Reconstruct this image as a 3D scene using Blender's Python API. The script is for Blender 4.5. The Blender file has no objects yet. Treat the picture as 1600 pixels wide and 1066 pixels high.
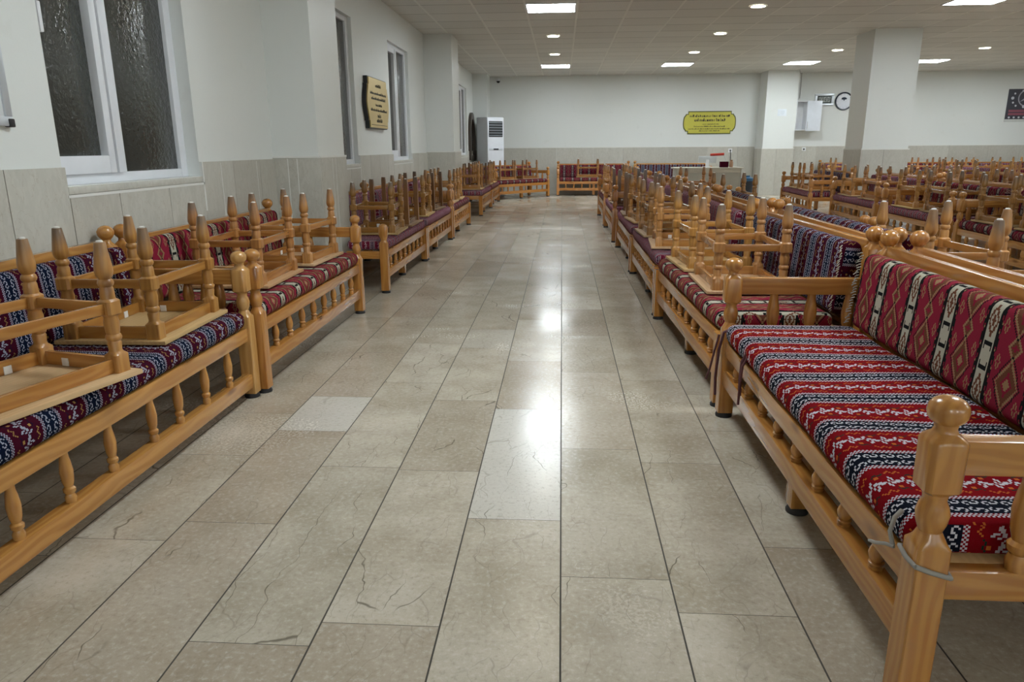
import bpy, bmesh, math, random
from mathutils import Matrix, Vector
random.seed(7)
PI = math.pi
scene = bpy.context.scene
COL = scene.collection

# ------------------------------------------------------------------ node helper
class NT:
    def __init__(self, name):
        self.m = bpy.data.materials.new(name); self.m.use_nodes = True
        self.t = self.m.node_tree; self.n = self.t.nodes; self.l = self.t.links
        self.b = self.n['Principled BSDF']
    def new(self, typ, **kw):
        nd = self.n.new(typ)
        for k, v in kw.items(): setattr(nd, k, v)
        return nd
    def put(self, sock, v):
        if isinstance(v, E): v = v.s
        if isinstance(v, bpy.types.NodeSocket): self.l.new(v, sock)
        else: sock.default_value = v
    def op(self, o, *a):
        nd = self.new('ShaderNodeMath', operation=o)
        for i, x in enumerate(a): self.put(nd.inputs[i], x)
        return E(self, nd.outputs[0])
    def mix(self, f, a, b, blend='MIX'):
        nd = self.new('ShaderNodeMix', data_type='RGBA', blend_type=blend)
        self.put(nd.inputs[0], f)
        for i, v in ((6, a), (7, b)):
            if isinstance(v, tuple) and len(v) == 3: v = (*v, 1)
            self.put(nd.inputs[i], v)
        return E(self, nd.outputs[2])
    def noise(self, vec, scale, detail=3, rough=.5, col=False):
        nd = self.new('ShaderNodeTexNoise')
        self.put(nd.inputs['Vector'], vec)
        nd.inputs['Scale'].default_value = scale; nd.inputs['Detail'].default_value = detail
        nd.inputs['Roughness'].default_value = rough
        return E(self, nd.outputs['Color' if col else 'Fac'])
    def voro(self, vec, scale, feature='F1', out='Distance'):
        nd = self.new('ShaderNodeTexVoronoi', feature=feature)
        self.put(nd.inputs['Vector'], vec); nd.inputs['Scale'].default_value = scale
        return E(self, nd.outputs[out])
    def attr(self, name, out='Fac'):
        nd = self.new('ShaderNodeAttribute', attribute_name=name)
        return E(self, nd.outputs[out])
    def objpos(self):
        return E(self, self.new('ShaderNodeTexCoord').outputs['Object'])
    def geopos(self):
        return E(self, self.new('ShaderNodeNewGeometry').outputs['Position'])
    def uv(self):
        nd = self.new('ShaderNodeUVMap'); nd.uv_map = 'UVMap'
        return E(self, nd.outputs[0])
    def sep(self, v):
        nd = self.new('ShaderNodeSeparateXYZ'); self.put(nd.inputs[0], v)
        return [E(self, o) for o in nd.outputs]
    def comb(self, x, y, z):
        nd = self.new('ShaderNodeCombineXYZ')
        for i, v in enumerate((x, y, z)): self.put(nd.inputs[i], v)
        return E(self, nd.outputs[0])
    def vmul(self, v, s):
        nd = self.new('ShaderNodeVectorMath', operation='MULTIPLY')
        self.put(nd.inputs[0], v); nd.inputs[1].default_value = s
        return E(self, nd.outputs[0])
    def vadd(self, v, w):
        nd = self.new('ShaderNodeVectorMath', operation='ADD')
        self.put(nd.inputs[0], v); self.put(nd.inputs[1], w)
        return E(self, nd.outputs[0])
    def ss(self, x, a, b):
        nd = self.new('ShaderNodeMapRange', interpolation_type='SMOOTHSTEP')
        self.put(nd.inputs[0], x); nd.inputs[1].default_value = a; nd.inputs[2].default_value = b
        return E(self, nd.outputs[0])
    def objinfo(self, out):
        return E(self, self.new('ShaderNodeObjectInfo').outputs[out])
    def bump(self, h, strength, dist=.01):
        nd = self.new('ShaderNodeBump'); self.put(nd.inputs['Height'], h)
        nd.inputs['Strength'].default_value = strength; nd.inputs['Distance'].default_value = dist
        self.l.new(nd.outputs[0], self.b.inputs['Normal'])
    def set(self, **kw):
        names = dict(color='Base Color', rough='Roughness', metal='Metallic', spec='Specular IOR Level',
                     coat='Coat Weight', coatr='Coat Roughness', sheen='Sheen Weight', emit='Emission Strength',
                     ecol='Emission Color', trans='Transmission Weight')
        for k, v in kw.items():
            if isinstance(v, tuple) and len(v) == 3: v = (*v, 1)
            self.put(self.b.inputs[names[k]], v)
        return self.m

class E:
    def __init__(self, t, s): self.t, self.s = t, s
    def __add__(self, o): return self.t.op('ADD', self, o)
    __radd__ = __add__
    def __sub__(self, o): return self.t.op('SUBTRACT', self, o)
    def __rsub__(self, o): return self.t.op('SUBTRACT', o, self)
    def __mul__(self, o): return self.t.op('MULTIPLY', self, o)
    __rmul__ = __mul__
    def __truediv__(self, o): return self.t.op('DIVIDE', self, o)
    def __mod__(self, o): return self.t.op('FLOORED_MODULO', self, o)
    def __lt__(self, o): return self.t.op('LESS_THAN', self, o)
    def __gt__(self, o): return self.t.op('GREATER_THAN', self, o)
    def abs(self): return self.t.op('ABSOLUTE', self)
    def floor(self): return self.t.op('FLOOR', self)
    def max(self, o): return self.t.op('MAXIMUM', self, o)
    def min(self, o): return self.t.op('MINIMUM', self, o)

def flat(name, col, rough=.5, metal=0., **kw):
    t = NT(name)
    n = t.noise(t.objpos(), 9., 2)
    c = t.mix(n, tuple(x*.94 for x in col), tuple(min(1, x*1.06) for x in col))
    return t.set(color=c, rough=rough, metal=metal, **kw)

# ------------------------------------------------------------------ materials
def wood(name, light, dark, rough=.3, coat=.35, feet=False):
    t = NT(name)
    g = t.attr('grain', 'Vector')
    rnd = t.objinfo('Random')
    gv = t.vadd(g, t.comb(rnd*7., rnd*3.1, rnd*5.3))
    warp = t.noise(t.vmul(gv, (2.2, 9., 9.)), 1., 2)
    x, y, z = t.sep(gv)
    rings = t.op('SINE', (y*330. + z*210. + warp*26.))*.5 + .5
    rings = t.ss(rings, .15, 1.)
    fine = t.noise(t.vmul(gv, (4., 85., 85.)), 1., 1)
    f = (rings*.45 + fine*.55)
    kn = t.voro(t.vmul(gv, (3.4, 13., 13.)), 1.)
    knot = 1. - t.ss(kn, .05, .24)
    c = t.mix(f, dark, light)
    c = t.mix(t.ss(t.noise(t.vmul(gv, (1., 3., 3.)), 2., 2), .3, .8)*.3, c, (light[0]*1.05, light[1]*1.1, light[2]*1.25))
    c = t.mix(knot*.75, c, (dark[0]*.38, dark[1]*.3, dark[2]*.25))
    c = t.mix(1., c, t.objinfo('Color'), 'MULTIPLY')
    if feet:                                   # scuffed, grey-stained leg ends
        gx, gy, gz = t.sep(g)
        sc = t.ss(gx + t.noise(gv, 17., 3)*.075, .375, .455)
        c = t.mix(sc*(t.ss(rnd, 0., 1.)*.45 + .35), c, (.105, .078, .058))
    return t.set(color=c, rough=rough, coat=coat, coatr=.18)

WOOD = wood('varnished_pine', (.52, .255, .062), (.345, .135, .027), .27, .5)
LEGW = wood('scuffed_pine_legs', (.52, .265, .072), (.345, .145, .033), .36, .3, True)
RAW = wood('raw_plywood', (.66, .45, .23), (.55, .35, .16), .55, .0)

def bits(t, row, col24, planes):
    """planes: list of functions f(col,row)->bool over a 24 x 32 cell motif; gives one mask per plane"""
    out = []
    for f in planes:
        ramp = t.new('ShaderNodeValToRGB'); cr = ramp.color_ramp; cr.interpolation = 'CONSTANT'
        while len(cr.elements) < 32: cr.elements.new(.5)
        for r in range(32):
            e = cr.elements[r]; e.position = r/32.
        for r in range(32):
            v = []
            for k in range(3):
                n = 0
                for c in range(8):
                    if f(k*8 + c, r): n |= 1 << c
                v.append(n/256.)
            cr.elements[r].color = (*v, 1)
        t.put(ramp.inputs[0], (row + .5)/32.)
        sp = t.new('ShaderNodeSeparateColor'); t.l.new(ramp.outputs[0], sp.inputs[0])
        R_, G_, B_ = [E(t, o) for o in sp.outputs]
        k = (col24/8.).floor(); c = col24 - k*8.
        val = R_*(k < .5) + G_*((k - 1.).abs() < .5) + B_*(k > 1.5)
        n = (val*256. + .5).floor()
        b = (n / t.op('POWER', 2., c)).floor() % 2.
        out.append(b)
    return out

def tri(r, p): r = r % p; return min(r, p - r)

def kilim(name, base, band, white, accent, green, period=.205, vper=.15):
    t = NT(name); u, v, _ = t.sep(t.uv())
    wob = t.noise(t.uv(), 14., 2)*.004
    s = ((u + wob)/period) % 1.
    half = (s - .5).abs()*2.                       # 0 in the band's middle, 1 in the field's middle
    col = (half*24.).floor().min(23.)
    side = (s > .5)*.5
    row = ((((v + wob)/vper) + side*.5) % 1.*32.).floor()
    hook = ['..WW...', '.W..W..', '....W..', '..WW...', '..W....', '..W..W.', '...WW..', '.......']
    def W(c, r):
        if c < 7: return hook[r % 8][c] == 'W'
        if c < 10: return (r % 2 == 0) != (c == 8)
        d = 23 - c; q = r % 16
        if q in (0, 14, 15): return False
        if q in (3, 8): return 1 <= d < 4
        if q in (2, 9): return 3 <= d < 5
        return d < 1 + (q % 5 < 2)
    def O(c, r):
        q = r % 16
        if c in (13, 14, 15): return (2 <= q <= 9) and abs(c - 13 - tri(q, 4)) < 1
        return c in (18, 19) and q in (12, 13)
    def G(c, r):
        q = (r + 8) % 16
        return c in (16, 17) and 3 <= q <= 8 and (q // 2 + c) % 2 == 0
    w, o, g = bits(t, row, col, [W, O, G])
    c = t.mix((col < 6.5), base, band)
    c = t.mix(g, c, green); c = t.mix(o, c, accent); c = t.mix(w, c, white)
    fz = t.noise(t.uv(), 420., 1)
    c = t.mix(1., c, t.mix(fz, (.72, .72, .72), (1., 1., 1.)), 'MULTIPLY')
    t.bump(fz, .35, .002)
    return t.set(color=c, rough=.95, spec=.04)

def medallion(name, rose, cream, dark, brown, gold, period=.235, vper=.2):
    t = NT(name); u, v, _ = t.sep(t.uv())
    wob = t.noise(t.uv(), 10., 2)*.004
    s = ((u + wob)/period) % 1.
    half = (s - .5).abs()*2.
    col = (half*24.).floor().min(23.)
    row = (((v + wob)/vper) % 1.*32.).floor()
    def D(c, r):
        if c == 5 or c == 6: return True
        if c in (7, 8): return (r // 2 + c) % 3 != 0
        if c < 5:
            q = abs(r - 24); return (q in (5, 6) and c < 4) or (c in (3,) and q < 6 and q > 2)
        d = (23 - c) + abs(r - 16)*.9
        return 10.5 < d < 11.6
    def B(c, r):
        if c < 5:
            d = c + abs(r - 8)*.62
            return d < 4.6 and not (1.6 < d < 2.7)
        if c > 8:
            d = (23 - c) + abs(r - 16)*.9
            e = (23 - c) + abs((r % 32) - (0 if r < 16 else 32))*1.1
            return 4.5 < d < 8.2 or 2 < e < 4
        return False
    def Gd(c, r):
        if c in (7, 8): return (r // 2 + c) % 3 == 0 and r % 4 == 0
        if c > 8:
            d = (23 - c) + abs(r - 16)*.9
            e = (23 - c) + abs((r % 32) - (0 if r < 16 else 32))*1.1
            k = abs(c - 12) + abs((r % 16) - 8)*.8
            return 8.2 <= d < 9.8 or d < 2.4 or 4 <= e < 5.6 or 1.6 < k < 2.8
        return False
    dk, br, gd = bits(t, row, col, [D, B, Gd])
    c = t.mix((col < 4.5), rose, cream)
    c = t.mix(br, c, brown); c = t.mix(gd, c, gold); c = t.mix(dk, c, dark)
    fz = t.noise(t.uv(), 420., 1)
    c = t.mix(1., c, t.mix(fz, (.72, .72, .72), (1., 1., 1.)), 'MULTIPLY')
    t.bump(fz, .3, .002)
    return t.set(color=c, rough=.95, spec=.05)

RED = kilim('red_kilim', (.195, .004, .008), (.006, .008, .016), (.56, .55, .60), (.50, .13, .025), (.012, .035, .022), .215, .15)
NAVY = kilim('navy_burgundy_kilim', (.052, .0045, .015), (.0045, .009, .026), (.36, .37, .46), (.36, .21, .07), (.018, .010, .028), .19, .13)
ROSE = medallion('rose_cream_kilim', (.245, .019, .040), (.46, .43, .34), (.012, .012, .012), (.145, .055, .03), (.31, .195, .10))
PLUM = kilim('plum_kilim', (.165, .012, .036), (.045, .010, .035), (.60, .48, .52), (.32, .12, .10), (.03, .01, .03), .105, .085)
DUSK = medallion('dusky_rose_kilim', (.165, .012, .030), (.28, .24, .22), (.018, .010, .018), (.13, .035, .035), (.25, .13, .10), .2, .17)

RUBBER = flat('black_rubber', (.012, .012, .013), .6)
WHITEP = flat('white_plastic', (.75, .76, .78), .35)
GLIDE = flat('white_glide', (.78, .76, .72), .5)
STEEL = flat('zinc_bracket', (.55, .56, .57), .35, .8)
CORD = flat('braided_cord', (.10, .035, .04), .9)
CORDW = flat('black_and_white_cord', (.30, .28, .25), .9)
BLACK = flat('black_plastic', (.015, .015, .017), .4)
ALU = flat('brushed_aluminium', (.62, .66, .70), .35, .6)
UPVC = flat('white_upvc', (.74, .76, .80), .3)
UPVCG = flat('grey_upvc_groove', (.42, .43, .46), .4)
CAULK = flat('white_caulk', (.72, .72, .69), .7)

def paint(name, col):
    t = NT(name); p = t.geopos()
    n = t.noise(p, .8, 4); n2 = t.noise(p, 6., 3)
    c = t.mix(n, tuple(x*.965 for x in col), tuple(x*1.02 for x in col))
    c = t.mix((1. - t.ss(n2, .26, .36))*.07, c, (.40, .36, .29))
    t.bump(t.noise(p, 90., 2), .06, .003)
    return t.set(color=c, rough=.42, spec=.4)
PAINT = paint('cream_wall_paint', (.71, .728, .705))

def dado_mat():
    t = NT('beige_marble_cladding'); p = t.geopos()
    tone = t.attr('tone')
    st = t.vadd(t.vmul(p, (5., 5., 1.7)), t.comb(tone*9., tone*4., tone*6.))
    n = t.noise(st, 1., 5, .6); f = t.noise(t.vmul(p, (34., 34., 15.)), 1., 4, .65)
    c = t.mix(n, (.425, .41, .355), (.605, .60, .545))
    c = t.mix(t.ss(f, .42, .62)*.5, c, (.60, .585, .53))
    c = t.mix(tone*.45, c, (.36, .335, .285))
    v = t.noise(t.vadd(st, t.vmul(p, (3., 3., 3.))), 2.3, 3)
    vein = 1. - t.ss((v - .5).abs(), .0, .012)
    c = t.mix(vein*.3, c, (.30, .22, .15))
    return t.set(color=c, rough=t.noise(p, 30.)*.2 + .28)
DADO = dado_mat()

def floor_mat():
    t = NT('worn_marble_tiles'); p = t.geopos()
    tone = t.attr('tone'); sp = t.attr('speck')
    off = t.comb(tone*31., tone*17., 0.)
    q = t.vadd(p, off)
    cloud = t.noise(q, 2.6, 5, .62); fine = t.noise(q, 62., 6, .72)
    c = t.mix(t.ss(cloud, .3, .7), (.405, .350, .266), (.568, .512, .418))
    t2 = (tone*7.13) % 1.
    c = t.mix(1., c, t.mix(t2, (.86, .85, .83), (1.06, 1.06, 1.07)), 'MULTIPLY')
    c = t.mix(t.ss(tone, .70, .78)*.75, c, (.60, .575, .52))
    c = t.mix((1. - t.ss(tone, .06, .28))*.55, c, (.33, .26, .19))
    c = t.mix(t.ss(fine, .50, .66)*.42, c, (.64, .59, .53))
    c = t.mix((1. - t.ss(fine, .34, .47))*.38, c, (.27, .215, .165))
    wq = t.vadd(q, t.vmul(t.noise(q, 5., 3, col=True), (.16, .16, .16)))
    ce = t.voro(t.vmul(wq, (5.2, .95, 1.)), 1., 'DISTANCE_TO_EDGE')
    gate = t.ss(t.noise(q, 3.6, 3), .50, .60)
    crack = (1. - t.ss(ce, .0008, .0055))*gate
    ce2 = t.voro(t.vmul(wq, (15., 4.2, 1.)), 1., 'DISTANCE_TO_EDGE')
    crack2 = (1. - t.ss(ce2, .003, .018))*t.ss(t.noise(q, 5.3, 3), .46, .58)*.6
    c = t.mix(crack*.72, c, (.10, .085, .06)); c = t.mix(crack2*.6, c, (.24, .20, .155))
    dirt = t.noise(p, .55, 3)
    c = t.mix(t.ss(dirt, .5, .75)*.22, c, (.30, .26, .20))
    pit = t.noise(q, 95., 3, .6); pit2 = t.noise(q, 26., 3, .6)
    worn = t.ss(t.noise(p, .9, 3), .35, .65)
    t.bump(pit*.35 + pit2*(worn*.65 + .1) - crack*.5, .085, .012)
    return t.set(color=c, rough=worn*.12 + pit*.10 + .105, spec=.6)
FLOOR = floor_mat()
GROUT = flat('dark_grout', (.07, .062, .05), .9)

def ceil_mat():
    t = NT('metal_ceiling_tiles'); p = t.geopos(); x, y, z = t.sep(p)
    gx = ((x + .465 + .315)/.63) % 1.; dx = (gx - .5).abs()*.63
    gy = ((y - 9.35 + .295)/.59) % 1.; dy = (gy - .5).abs()*.59
    tile = t.comb(((x + .465)/.63).floor(), ((y - 9.35)/.59).floor(), 0.)
    wn = t.new('ShaderNodeTexWhiteNoise'); t.put(wn.inputs['Vector'], tile)
    r = E(t, wn.outputs['Value'])
    c = t.mix(r, (.60, .585, .545), (.69, .675, .635))
    rib = (t.op('SINE', x*2*PI/.021)*.5 + .5)
    rib2 = (t.op('SINE', y*2*PI/.021)*.5 + .5)
    c = t.mix(t.ss(rib*rib2, .45, .8)*.35, c, (.17, .165, .15))
    c = t.mix(1. - t.ss(dy, .004, .012), c, (.17, .16, .14))
    c = t.mix(1. - t.ss(dx, .010, .016), c, (.72, .71, .66))
    t.bump(t.ss(dx, .008, .02)*t.ss(dy, .002, .012), .5, .004)
    return t.set(color=c, rough=.55)
CEIL = ceil_mat()

def emitter(name, col, s):
    t = NT(name); return t.set(color=(.8, .8, .8), ecol=col, emit=s)
PANEL = emitter('led_panel_glow', (.87, .955, 1.), 17.)
SPOT = emitter('warm_downlight_glow', (1., .93, .74), 17.)

def glass_mat():
    t = NT('dark_textured_glass'); p = t.geopos()
    n = t.noise(p, 42., 2, .5); big = t.noise(p, 1.2, 3)
    t.bump(n, .35, .012)
    c = t.mix(big, (.030, .032, .028), (.060, .062, .055))
    return t.set(color=c, rough=.09, spec=.6)
GLASS = glass_mat()
GOLD = flat('brushed_gold', (.62, .47, .20), .38, .75)
BRASSG = flat('greenish_brass', (.56, .52, .085), .35, .25)
OLIVE = flat('dark_olive_edge', (.10, .11, .03), .4)
INK = flat('dark_engraving', (.05, .04, .02), .6)
DARKW = flat('dark_carved_wood', (.045, .032, .022), .4)

# ------------------------------------------------------------------ mesh helpers
CACHE = {}
def finish(bm, axis=0, ang=35, smooth=True, uvbox=False, bevel=0):
    me = bpy.data.meshes.new('m')
    if bevel:
        bmesh.ops.bevel(bm, geom=bm.edges[:], offset=bevel, segments=2, affect='EDGES', profile=.6)
    bmesh.ops.recalc_face_normals(bm, faces=bm.faces[:])
    bm.to_mesh(me); bm.free()
    at = me.attributes.new('grain', 'FLOAT_VECTOR', 'POINT')
    o = [(0, 1, 2), (1, 0, 2), (2, 0, 1)][axis]
    d = []
    for v in me.vertices: d += [v.co[o[0]], v.co[o[1]], v.co[o[2]]]
    at.data.foreach_set('vector', d)
    me.shade_smooth() if smooth else me.shade_flat()
    if smooth: me.set_sharp_from_angle(angle=math.radians(ang))
    return me

def box(bm, x0, x1, y0, y1, z0, z1):
    r = bmesh.ops.create_cube(bm, size=1)
    for v in r['verts']:
        v.co = Vector(((x0+x1)/2 + v.co.x*(x1-x0), (y0+y1)/2 + v.co.y*(y1-y0), (z0+z1)/2 + v.co.z*(z1-z0)))
    return r['verts']

def boxmesh(x0, x1, y0, y1, z0, z1, axis=None, bevel=.003):
    k = ('box', *(round(q, 4) for q in (x0, x1, y0, y1, z0, z1)), axis, bevel)
    if k not in CACHE:
        bm = bmesh.new(); box(bm, x0, x1, y0, y1, z0, z1)
        if axis is None:
            d = (x1-x0, y1-y0, z1-z0); axis = d.index(max(d))
        CACHE[k] = finish(bm, axis, bevel=bevel)
    return CACHE[k]

def rings(bm, prof, n=24, cx=0, cy=0, cap=True):
    """prof: (z, radius, squareness 0..1, chamfer): circle blended to a chamfered square"""
    prev = None; first = None
    for (z, r, sq) in prof:
        vs = []
        for i in range(n):
            a = 2*PI*(i + .5)/n if n != 32 else math.radians(90*(i//8) + (-42, -36, -24, -8, 8, 24, 36, 42)[i % 8])
            c, s = math.cos(a), math.sin(a)
            m = max(abs(c), abs(s)); d = (abs(c) + abs(s))
            k = min(1/m, 1.72/d) if sq < 1.5 else min(1/m, 1.94/d)
            w = min(sq, 1.)
            q = r*((1-w) + w*k)
            vs.append(bm.verts.new((cx + q*c, cy + q*s, z)))
        if prev:
            for i in range(n): bm.faces.new((prev[i], prev[(i+1) % n], vs[(i+1) % n], vs[i]))
        else: first = vs
        prev = vs
    if cap:
        bm.faces.new(list(reversed(first))); bm.faces.new(prev)

def lathe(key, prof, n=20):
    k = ('lathe', key)
    if k not in CACHE:
        bm = bmesh.new(); rings(bm, prof, n); CACHE[k] = finish(bm, 2, 38)
    return CACHE[k]

def tube(bm, pts, r, n=8):
    prev = None
    pts = [Vector(p) for p in pts]
    for i, p in enumerate(pts):
        d = (pts[min(i+1, len(pts)-1)] - pts[max(i-1, 0)]).normalized()
        a = d.orthogonal().normalized() if prev is None else (pa - d*pa.dot(d)).normalized()
        pa = a; b = d.cross(a)
        vs = [bm.verts.new(p + r*(math.cos(2*PI*k/n)*a + math.sin(2*PI*k/n)*b)) for k in range(n)]
        if prev:
            for k in range(n): bm.faces.new((prev[k], prev[(k+1) % n], vs[(k+1) % n], vs[k]))
        else: bm.faces.new(list(reversed(vs)))
        prev = vs
    bm.faces.new(prev)

def plate(bm, pts, h, at=None):
    """extruded outline: pts (x,y) list, from z=0 to h"""
    a = [bm.verts.new((x, y, 0)) for x, y in pts]; b = [bm.verts.new((x, y, h)) for x, y in pts]
    n = len(pts)
    bm.faces.new(list(reversed(a))); bm.faces.new(b)
    for i in range(n): bm.faces.new((a[i], a[(i+1) % n], b[(i+1) % n], b[i]))

def link(name, me, mat, parent=None, loc=None, rot=None, color=None):
    o = bpy.data.objects.new(name, me); COL.objects.link(o)
    if mat is not None and me is not None:
        if not me.materials: me.materials.append(mat)
        elif me.materials[0] != mat:
            o.material_slots[0].link = 'OBJECT'; o.material_slots[0].material = mat
    if parent: o.parent = parent
    if loc: o.location = loc
    if rot: o.rotation_euler = rot
    if color: o.color = (*color, 1)
    return o

def tag(o, label, cat, group=None):
    o['label'] = label; o['category'] = cat
    if group: o['group'] = group
    return o
def thing(name, label, cat, loc=(0, 0, 0), rz=0, group=None):
    o = bpy.data.objects.new(name, None); COL.objects.link(o); o.empty_display_size = .1
    o.location = loc; o.rotation_euler = (0, 0, rz)
    return tag(o, label, cat, group)
def struct(name, me, mat, parent=None):
    o = link(name, me, mat, parent)
    if parent is None: o['kind'] = 'structure'
    return o
def dup(root, loc, rz):
    def cp(o, par):
        c = o.copy(); COL.objects.link(c); c.parent = par
        for ch in KIDS.get(o, []): 
            k = cp(ch, c); KIDS.setdefault(c, []).append(k)
        return c
    r = cp(root, None); r.location = loc; r.rotation_euler = (0, 0, rz)
    return r
KIDS = {}
def kid(name, me, mat, parent, **kw):
    o = link(name, me, mat, parent, **kw); KIDS.setdefault(parent, []).append(o); return o
def tint(root, col):
    for ch in KIDS.get(root, []):
        ch.color = (*col, 1); tint(ch, col)

# ------------------------------------------------------------------ camera
HC = 1.12
right = Vector((0.99776155865478, 0.0666046910807002, -0.005973876197954074))
down = Vector((0.011395217100240851, -0.2573684260874901, -0.9662461602927519))
fwd = Vector((-0.06589401412892043, 0.9640152013216869, -0.2575512968763407))
cam = bpy.data.cameras.new('camera'); co = bpy.data.objects.new('camera', cam); COL.objects.link(co)
cam.sensor_fit = 'HORIZONTAL'; cam.sensor_width = 36; cam.lens = 1134.1277769*36/1600
up, back = -down, -fwd
co.matrix_world = Matrix(((right.x, up.x, back.x, 0), (right.y, up.y, back.y, 0), (right.z, up.z, back.z, HC), (0, 0, 0, 1)))
cam.clip_start = .02
scene.camera = co

# ------------------------------------------------------------------ room shell
XL, XR, Y0, Y1, ZC = -2.11, 13.2, -4.2, 18.45, 2.775
ZD = 1.05
def tone_attr(me, tones, name='tone'):
    a = me.attributes.new(name, 'FLOAT', 'FACE'); a.data.foreach_set('value', tones)

def build_floor():
    bm = bmesh.new(); tones = []
    xs = [.009 + .2917*k for k in range(-8, 46)]
    fixed = {-5: [1.853, 2.468], -4: [1.968, 2.725, 3.149], -3: [1.416, 2.392, 3.369], -2: [1.504, 2.375],
             -1: [1.20, 2.037, 3.023], 0: [1.734, 2.600], 1: [1.593, 2.486, 3.461], 2: [1.916, 2.809]}
    ftone = {(-1, 2.037): .95, (-4, 2.725): .86, (-5, 1.853): .6, (-4, 3.149): .12, (0, 1.734): .3, (-1, 1.2): .5, (-3, 1.416): .45, (-2, 1.504): .4}
    g = .0022
    for ci in range(len(xs)-1):
        k = ci - 8
        x0, x1 = max(xs[ci], XL - .3), min(xs[ci+1], XR)
        ys = list(fixed.get(k, [random.uniform(1., 1.8)]))
        while ys[0] > Y0: ys.insert(0, ys[0] - random.choice((.72, .87, .9, .98, .985)))
        while ys[-1] < Y1: ys.append(ys[-1] + random.choice((.45, .75, .87, .9, .98, .985)))
        for j in range(len(ys)-1):
            a, b = max(ys[j], Y0), min(ys[j+1], Y1)
            if b - a < .01 or x1 - x0 < .01: continue
            bm.faces.new([bm.verts.new(v) for v in ((x0+g, a+g*.45, 0), (x1-g, a+g*.45, 0), (x1-g, b-g*.45, 0), (x0+g, b-g*.45, 0))])
            tones.append(ftone.get((k, round(ys[j], 3)), random.random()*.74))
    me = bpy.data.meshes.new('floor'); bm.to_mesh(me); bm.free()
    tone_attr(me, tones); me.materials.append(FLOOR); me.materials.append(GROUT)
    # grout bed and slab under the tiles, in the same object
    bm = bmesh.new(); bm.from_mesh(me)
    n = len(bm.faces)
    vs = box(bm, XL-.3, XR+.2, Y0-.2, Y1+.2, -.2, -.0025)
    bm.faces.ensure_lookup_table()
    for f in bm.faces[n:]: f.material_index = 1
    bm.to_mesh(me); bm.free()
    o = bpy.data.objects.new('floor', me); COL.objects.link(o); o['kind'] = 'structure'
build_floor()

bm = bmesh.new(); box(bm, XL-.3, XR+.2, Y0-.2, Y1+.2, ZC, ZC+.1)
struct('ceiling', finish(bm, smooth=False), CEIL)

# left wall with window openings: (y0, y1, z0, z1)
WINS = [(-1.6, -.4, .97, 2.38), (3.02, 4.22, .97, 2.38), (6.5, 7.66, .97, 2.38), (9.22, 10.40, .97, 2.38), (15.42, 16.66, .97, 2.38)]
def wall_left():
    bm = bmesh.new(); y = Y0 - .2; T = .26
    for (a, b, z0, z1) in WINS:
        box(bm, XL-T, XL, y, a, 0, ZC)
        box(bm, XL-T, XL, a, b, 0, z0); box(bm, XL-T, XL, a, b, z1, ZC)
        y = b
    box(bm, XL-T, XL, y, Y1+.2, 0, ZC)
    struct('wall_left', finish(bm, smooth=False), PAINT)
wall_left()
def wbox(name, mat, *b):
    bm = bmesh.new(); box(bm, *b); return struct(name, finish(bm, smooth=False), mat)
wbox('wall_back', PAINT, XL-.3, XR+.2, Y1, Y1+.2, 0, ZC)
wbox('wall_right', PAINT, XR, XR+.2, Y0-.2, Y1, 0, ZC)
wbox('wall_front', PAINT, XL, XR, Y0-.2, Y0, 0, ZC)

# marble dado, slab by slab
def dado(name, runs):
    """runs: list of (axis, fixed coord of the wall face, outward sign, from, to, top, slab width)"""
    bm = bmesh.new(); tones = []; caps = []
    for (ax, c, sg, a, b, top, w) in runs:
        p = a
        while p < b - .01:
            q = min(p + w*random.choice((.8, 1., 1., 1.25)), b)
            if b - q < .12: q = b
            n = len(bm.faces)
            lo, hi = sorted((c, c + sg*.016))
            if ax == 'y': box(bm, lo, hi, p+.002, q-.002, 0, top)
            else: box(bm, p+.002, q-.002, lo, hi, 0, top)
            tones += [random.random()]*6
            p = q
    me = bpy.data.meshes.new(name); bmesh.ops.recalc_face_normals(bm, faces=bm.faces[:]); bm.to_mesh(me); bm.free()
    tone_attr(me, tones); me.materials.append(DADO)
    o = bpy.data.objects.new(name, me); COL.objects.link(o); o['kind'] = 'structure'
def caulk(name, boxes):
    bm = bmesh.new()
    for b in boxes: box(bm, *b)
    return struct(name, finish(bm, smooth=False), CAULK)
PIL = [('column', (XL, -1.77, 5.35, 6.00)), ('column', (XL, -1.68, 11.60, 12.32)), ('column', (XL, -1.76, 17.80, Y1)),
       ('column', (4.57, 5.25, 11.80, 12.50)), ('column', (4.64, 5.34, 17.80, Y1)), ('column', (4.60, 5.28, 5.33, 6.06)), ('column', (10.6, 11.3, 11.8, 12.5))]
trimk = [0]
for i, (n_, (x0, x1, y0, y1)) in enumerate(PIL):
    me = None
    bm = bmesh.new(); box(bm, x0, x1, y0, y1, 0, ZC); me = finish(bm, smooth=False)
    o = struct('column' if i == 0 else 'column', me, PAINT)
    trimk[0] += 1
    runs = [('x', y0, -1, x0, x1 + .016, ZD + .01, .4), ('y', x1, 1, y0, y1, ZD + .01, .4)]
    if x0 > 0: runs += [('y', x0, -1, y0 - .016, y1, ZD + .01, .4), ('x', y1, 1, x0, x1, ZD + .01, .4)]
    dado('trim_%d' % trimk[0], runs)
segs = []; y = Y0; T = XL
for (a, b, z0, z1) in WINS:
    segs.append(('y', T, 1, y, a, ZD, .42)); segs.append(('y', T, 1, a, b, z0 - .035, .45)); y = b
cuts = sorted((p[1][2], p[1][3]) for p in PIL if p[1][0] == XL)
segs.append(('y', T, 1, y, 17.80, ZD, .42))
out = []
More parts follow.
